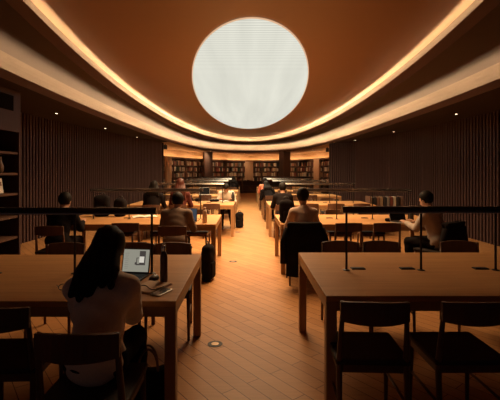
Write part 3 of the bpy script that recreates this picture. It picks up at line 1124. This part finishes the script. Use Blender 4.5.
def bottle(label, loc, r, h, m, capm, loopcap=False):
    t = thing('bottle', label, 'bottle', loc)
    hb = h * 0.80
    MB().lathe([(r * 0.9, 0), (r, 0.008), (r, hb * 0.80), (r * 0.85, hb * 0.92), (r * 0.5, hb)], n=24).build('flask', m, t, True)
    cp = MB().lathe([(r * 0.52, hb), (r * 0.56, hb + 0.005), (r * 0.56, h * 0.93), (r * 0.45, h * 0.95)], n=20).build('cap', capm, t, True)
    if loopcap:
        MB().tube([(r * 0.42 * math.cos(a), 0, h * 0.95 + r * 0.75 * math.sin(a)) for a in [PI * k / 10 for k in range(11)]], 0.004, 8).build('carry_loop', capm, cp, True)
    return t
bottle('dark brown steel bottle with a shiny loop cap beside the lit laptop', (-0.582, 2.80, TH), 0.026, 0.27, mat('bottle_brown', (0.085, 0.04, 0.03), 0.4), M['steel'], True)
bottle('pale pink bottle on the second left table', (-0.64, 6.06, TH), 0.036, 0.25, mat('bottle_pale', (0.62, 0.42, 0.30), 0.4), mat('cap_peach', (0.5, 0.3, 0.2), 0.5))
bottle('black bottle at the aisle end of the third left table', (-0.37, 10.55, TH), 0.045, 0.25, M['black'], M['black'])
bottle('dark bottle on the second right table by the turned person', (2.62, 6.38, TH), 0.038, 0.21, M['black'], M['black'])

# mouse
def mouse_fn(P):
    return np.maximum(ellip(P, (0, 0, 0.006), (0.031, 0.054, 0.030)), -P[:, 2])
ms = thing('computer_mouse', 'black computer mouse between the lit laptop and the brown bottle', 'mouse', (-0.665, 2.86, TH), R(-15))
net_object('shell', [nets(mouse_fn, (-0.05, -0.07, -0.01), (0.05, 0.07, 0.05), 0.005)], M['black'], ms)
MB().tube([(0, 0.02, 0.034), (0, 0.036, 0.028)], 0.004, 8).build('scroll_wheel', M['rubber'], ms)
# open notebook with cable
nb = thing('notebook', 'open tan notebook lying on the table in front of the brown bottle', 'notebook', (-0.645, 2.66, TH), R(-22))
MB().box((0, 0, 0.003), (0.19, 0.25, 0.006), 0, 0.001).build('cover', cloth('kraft', (0.34, 0.20, 0.12)), nb)
MB().box((0, 0, 0.009), (0.175, 0.235, 0.006), 0, 0.002).build('pages', mat('kraft_pages', (0.62, 0.42, 0.27), 0.8), nb)
cb = MB().tube([(-0.73 + 0.02 * k + 0.0, 2.62 + 0.05 * math.sin(k * 0.75), TH + 0.0145) for k in range(10)], 0.0025, 6).build('cable', M['rubber'])
tag(cb, 'thin dark cable lying across the tan notebook', 'cable')
ph = thing('phone', 'black phone with a pale edge lying at the front edge of the near left table', 'phone', (-0.545, 2.55, TH), R(-22))
MB().box((0, 0, 0.0045), (0.072, 0.150, 0.008), 0, 0.003).build('case', M['lamp_metal'], ph)
MB().box((0, 0, 0.009), (0.066, 0.144, 0.001)).build('glass', dark_screen, ph)

def eyeglasses(label, loc, rz):
    t = thing('eyeglasses', label, 'glasses', loc, rz)
    for s in (-1, 1):
        MB().tube([(s * 0.035 + 0.024 * math.cos(a), 0, 0.022 + 0.019 * math.sin(a)) for a in [2 * PI * k / 16 for k in range(17)]], 0.0028, 6).build('lens_rim', M['lamp_dark'], t, True)
        MB().tube([(s * 0.060, 0, 0.024), (s * 0.062, 0.08, 0.02), (s * 0.060, 0.13, 0.004)], 0.0025, 6).build('temple', M['steel'], t, True)
    MB().tube([(-0.012, 0, 0.026), (0, -0.002, 0.030), (0.012, 0, 0.026)], 0.0025, 6).build('bridge', M['lamp_dark'], t, True)
    return t
eyeglasses('eyeglasses lying left of the long-haired person on the near table', (-1.17, 2.62, TH), R(30))
eyeglasses('eyeglasses lying on the second left table beside the pale bottle', (-0.81, 6.32, TH), R(-20))

def pouch(label, loc, rz, d, m):
    t = thing('pencil_case', label, 'pencil case', loc, rz)
    def fn(P):
        return rbox(P, (0, 0, d[2] / 2), (d[0] / 2, d[1] / 2, d[2] / 2), min(d) * 0.42)
    net_object('pouch', [nets(fn, (-d[0] * 0.6, -d[1] * 0.8, -0.02), (d[0] * 0.6, d[1] * 0.8, d[2] + 0.02), 0.008)], m, t)
    MB().tube([(-d[0] * 0.38, 0, d[2] + 0.001), (d[0] * 0.38, 0, d[2] + 0.001)], 0.003, 6).build('zip', M['lamp_metal'], t)
    return t
pouch('dark pencil case on the second right table', (2.25, 6.22, TH), R(-12), (0.20, 0.08, 0.05), M['black_cloth'])
pouch('dark pencil case on the third left table, left one of two', (-1.50, 10.45, TH), R(4), (0.18, 0.09, 0.10), M['black_cloth'])
pouch('dark pencil case on the third left table, right one of two', (-1.28, 10.40, TH), R(-6), (0.15, 0.09, 0.09), M['black_cloth'])
pouch('dark pencil case in front of the bent person on the third left table', (-0.84, 10.35, TH), R(8), (0.24, 0.09, 0.07), M['black_cloth'])
def open_book(label, loc, rz, w=0.21, d=0.28):
    t = thing('open_book', label, 'book', loc, rz)
    MB().box((0, 0, 0.004), (2 * w, d, 0.004)).build('cover', book_mats[1], t)
    for s in (-1, 1):
        pts = [(s * w * u, 0.007 + 0.022 * math.sin(PI * min(u * 1.15, 1)) * (1 - u * 0.4)) for u in (0, 0.1, 0.25, 0.45, 0.7, 0.97)]
        MB().prism(pts + [(pts[-1][0], 0.0065), (0, 0.0065)], 'y', -d * 0.48, d * 0.48).build('page', M['paper'], t)
    return t
open_book('open white book lying on the second left table near the black bags', (-1.75, 6.85, TH), R(20))
open_book('open white book under the hands of the bent person on the third left table', (-0.62, 10.42, TH), R(5), 0.15, 0.2)
open_book('open book before the person in coral on the fifth right table', (0.70, 16.40, TH), 0, 0.16, 0.22)
open_book('open book before the person in black on the third right table', (0.86, 9.62, TH), 0, 0.16, 0.22)
open_book('open book before the person with a beige sweater on the second right table', (0.84, 6.30, TH), 0, 0.16, 0.22)

# ------------------------------------------------------------------ bags
def backpack(label, loc, rz, w, d, h, m, lean=0.0):
    t = thing('backpack', label, 'bag', loc, rz)
    def fn(P):
        Q = P.copy()
        q = smin(rbox(Q, (0, 0, h * 0.46), (w / 2, d / 2, h * 0.46), min(w, d) * 0.33), ellip(Q, (0, 0, h * 0.72), (w * 0.44, d * 0.44, h * 0.27)), 0.05)
        return q + 0.004 * np.sin(Q[:, 2] * 40 + Q[:, 0] * 25)
    net_object('sack', [nets(fn, (-w * 0.7, -d * 0.8, -0.03), (w * 0.7, d * 0.8, h + 0.05), 0.012)], m, t)
    def pk(P):
        return rbox(P, (0, -d * 0.5, h * 0.28), (w * 0.36, d * 0.16, h * 0.22), d * 0.12)
    net_object('front_pocket', [nets(pk, (-w * 0.6, -d * 0.9, 0), (w * 0.6, 0, h * 0.6), 0.012)], m, t)
    MB().tube([(0.045 * math.cos(a), 0.01, h * 0.96 + 0.045 * math.sin(a)) for a in [PI * k / 10 for k in range(11)]], 0.008, 8).build('grab_handle', M['rubber'], t, True)
    for s in (-1, 1):
        MB().tube([(s * w * 0.25, d * 0.42, h * 0.88), (s * w * 0.29, d * 0.62, h * 0.6), (s * w * 0.3, d * 0.52, h * 0.2)], 0.012, 8).build('strap', M['rubber'], t, True)
    return t
backpack('black backpack standing at the front corner of the second right table', (0.60, 6.12, TH), R(10), 0.20, 0.17, 0.36, M['black_cloth'])
backpack('black backpack standing on the aisle floor by the third left table', (-0.205, 10.85, 0), R(-25), 0.20, 0.16, 0.44, M['black_cloth'])
backpack('black bag standing against the front leg of the second left table', (-0.545, 5.60, 0), R(80), 0.26, 0.13, 0.52, M['black_cloth'])
backpack('black bag on the second left table, left one of a pair', (-2.52, 6.95, TH), R(5), 0.26, 0.18, 0.38, M['black_cloth'])
backpack('black bag on the second left table, right one of a pair', (-2.20, 6.95, TH), R(-8), 0.20, 0.16, 0.32, M['black_cloth'])
tb = thing('tote_bag', 'dark tote bag on the floor under the near left table', 'bag', (-0.60, 2.42, 0), R(15))
def tote(P):
    return rbox(P, (0, 0, 0.16), (0.13 - 0.1 * np.maximum(P[:, 2] * 0, 0).max(), 0.05, 0.16), 0.03) + 0.004 * np.sin(P[:, 0] * 40 + P[:, 2] * 20)
net_object('sack', [nets(tote, (-0.18, -0.1, -0.03), (0.18, 0.1, 0.36), 0.012)], M['black_cloth'], tb)
for y in (-0.03, 0.03):
    MB().tube([(0.06 * math.cos(a), y, 0.30 + 0.15 * math.sin(a)) for a in [PI * k / 12 for k in range(13)]], 0.007, 8).build('handle', cloth('tan_strap', (0.22, 0.12, 0.08)), tb, True)

# coats over chair backs
def coat(label, loc, rz, w=0.46, h=0.68, top=0.83):
    t = thing('coat', label, 'coat', loc, rz)
    def fn(P):
        a = np.clip((top - P[:, 2]) / h, 0, 1)
        Q = P.copy()
        wav = 0.012 * np.sin(Q[:, 0] * 34 + 3 * a) * a + 0.006 * np.sin(Q[:, 2] * 25)
        yb = -0.275 - 0.03 * (1 - (Q[:, 0] / 0.23) ** 2) - 0.03 * a + wav
        hw = w / 2 + 0.02 * a
        d = np.maximum(np.maximum(np.abs(Q[:, 0]) - hw, np.abs(Q[:, 2] - (top - h / 2)) - h / 2), np.abs(Q[:, 1] - yb) - (0.022 + 0.018 * a))
        # over the top and down the front a little
        f_ = np.maximum(np.maximum(np.abs(Q[:, 0]) - hw * 0.92, np.abs(Q[:, 2] - (top - 0.06)) - 0.06), np.abs(Q[:, 1] + 0.22) - 0.016)
        tp = np.maximum(np.maximum(np.abs(Q[:, 0]) - hw * 0.95, np.abs(Q[:, 2] - top) - 0.016), np.abs(Q[:, 1] + 0.255) - 0.05)
        return smin(smin(d, tp, 0.02), f_, 0.02)
    net_object('coat_back', [nets(fn, (-0.33, -0.45, top - h - 0.06), (0.33, -0.12, top + 0.06), 0.012)], M['black_cloth'], t)
    for s in (-1, 1):
        MB().tube([(s * (w / 2 - 0.01), -0.27, top - 0.06), (s * (w / 2 + 0.045), -0.26, top - 0.25), (s * (w / 2 + 0.05), -0.28, top - 0.52)], [0.045, 0.052, 0.045], 12).build('sleeve', M['black_cloth'], t, True)
    return t
coat('long black coat hung over the chair of the person in the beige sweater', (0.76, FRONT['right', 1] - 0.36, 0), 0)
coat('dark coat hung over the chair of the person turned at the right table end', (2.60, FRONT['right', 1] - 0.36, 0), R(35), 0.44, 0.6)

# ------------------------------------------------------------------ book cart beyond the right tables
ct = thing('book_cart', 'low dark book cart standing past the end of the third right table', 'cart', (3.60, 10.5, 0), R(4))
for z in (0.22, 0.60):
    MB().box((0, 0, z), (0.85, 0.34, 0.025), 0, 0.004).build('shelf', M['shelf'], ct)
for s in (-1, 1):
    MB().box((s * 0.43, 0, 0.48), (0.025, 0.34, 0.80), 0, 0.004).build('side_panel', M['shelf'], ct)
for sx in (-0.36, 0.36):
    for sy in (-0.12, 0.12):
        MB().lathe([(0.012, 0.0), (0.04, 0.006), (0.04, 0.034), (0.012, 0.04)], n=14).build('wheel', M['rubber'], ct).matrix_local = Matrix.Translation((sx, sy - 0.02, 0.04)) @ Matrix.Rotation(R(-90), 4, 'X')
x = -0.36
cartcol = [4, 2, 1, 3, 2, 6, 0, 4, 2]
for q, k in enumerate(cartcol):
    p = Matrix.Rotation(R(4), 4, 'Z') @ Vector((x, 0, 0))
    book(k, (3.60 + p.x, 10.5 + p.y, 0.6125), R(4), '%s book standing on the book cart, %s from its aisle end' % (cnames[k], ordn[q]), None, 1.0, 1.0)
    x += 0.088

# ------------------------------------------------------------------ people
dark = M['black_cloth']
F = FRONT
person('person with long dark hair and a loose cream shirt typing at the lit laptop', (-0.775, F['left', 0] - 0.34, 0), 0, 17, 30, 3,
       flare=0.14, strands=((-0.07, 0.042, -0.015, 0.02), (-0.04, 0.05, -0.02, 0.03), (0.0, 0.052, -0.03, 0.04), (0.035, 0.045, -0.02, 0.07), (0.06, 0.034, -0.01, 0.09)),
       hands=((-0.15, 0.42, 0.775), (0.075, 0.435, 0.775)), top=cloth('cream_shirt', (0.90, 0.78, 0.66)), hair='long', h=0.0085, size=0.885, build=0.88, slope=0.035)
person('person in a beige sweater with black hair seated with a coat over the chair', (0.79, F['right', 1] - 0.36, 0), 0, 10, 14, 0,
       top=cloth('beige_sweater', (0.62, 0.44, 0.34)), hair='bun', size=0.97, build=0.88, slope=0.02)
person('person in black with short black hair behind the backpack on the table', (0.81, F['right', 2] - 0.36, 0), 0, 12, 18, 0, top=dark, size=0.96)
person('person in dark clothes leaning sideways at the fourth right table', (0.76, F['right', 3] - 0.36, 0), R(8), 28, 22, 15, top=dark, hair='bob', size=0.98, side=-12)
person('person in a coral shirt at the fifth right table', (0.70, F['right', 4] - 0.36, 0), 0, 16, 20, 0, top=cloth('coral_shirt', (0.72, 0.22, 0.12)), size=0.97)
person('person in a pale grey shirt turned sideways at the end of the second right table', (2.64, F['right', 1] - 0.38, 0), R(35), 14, 24, 0,
       hands=((-0.12, 0.42, 0.775), (0.10, 0.40, 0.775)), top=cloth('pale_shirt', (0.50, 0.42, 0.36)), hair='short', size=0.93)
person('person in a grey-brown sweater with short hair at the bluish laptop', (-0.99, F['left', 1] - 0.36, 0), R(2), 20, 24, 0,
       hands=((-0.14, 0.42, 0.775), (0.16, 0.40, 0.775)), top=cloth('taupe_sweater', (0.20, 0.135, 0.10)), hair='short', size=0.91)
person('person in dark clothes in the shadow at the far end of the second left table', (-2.62, F['left', 1] - 0.36, 0), R(-5), 18, 20, 0, top=dark, size=0.90)
person('person in a red jacket with long auburn hair at the third left table', (-1.5, F['left', 2] - 0.36, 0), 0, 6, 5, 20, top=cloth('red_jacket', (0.085, 0.018, 0.014)), hair='long', hair_mat='hair_auburn', size=1.08)
person('person in black sitting upright left of the red jacket at the third left table', (-2.1, F['left', 2] - 0.36, 0), 0, 8, 8, 0, top=dark, hair='bob', size=1.0)
person('person in a white shirt bent over the third left table and facing the camera', (-0.56, F['left', 2] + TD + 0.36, 0), R(180), 22, 48, 0,
       top=cloth('white_shirt', (0.72, 0.62, 0.50)), hair='short', size=0.96, legs=(((-0.10, 0.40), (-0.16, 0.30)), ((0.10, 0.40), (0.10, 0.45))))
person('person in black at the farthest left table', (-0.66, F['left', 5] - 0.36, 0), 0, 6, 6, 0, top=dark, hair='bob', size=1.0)
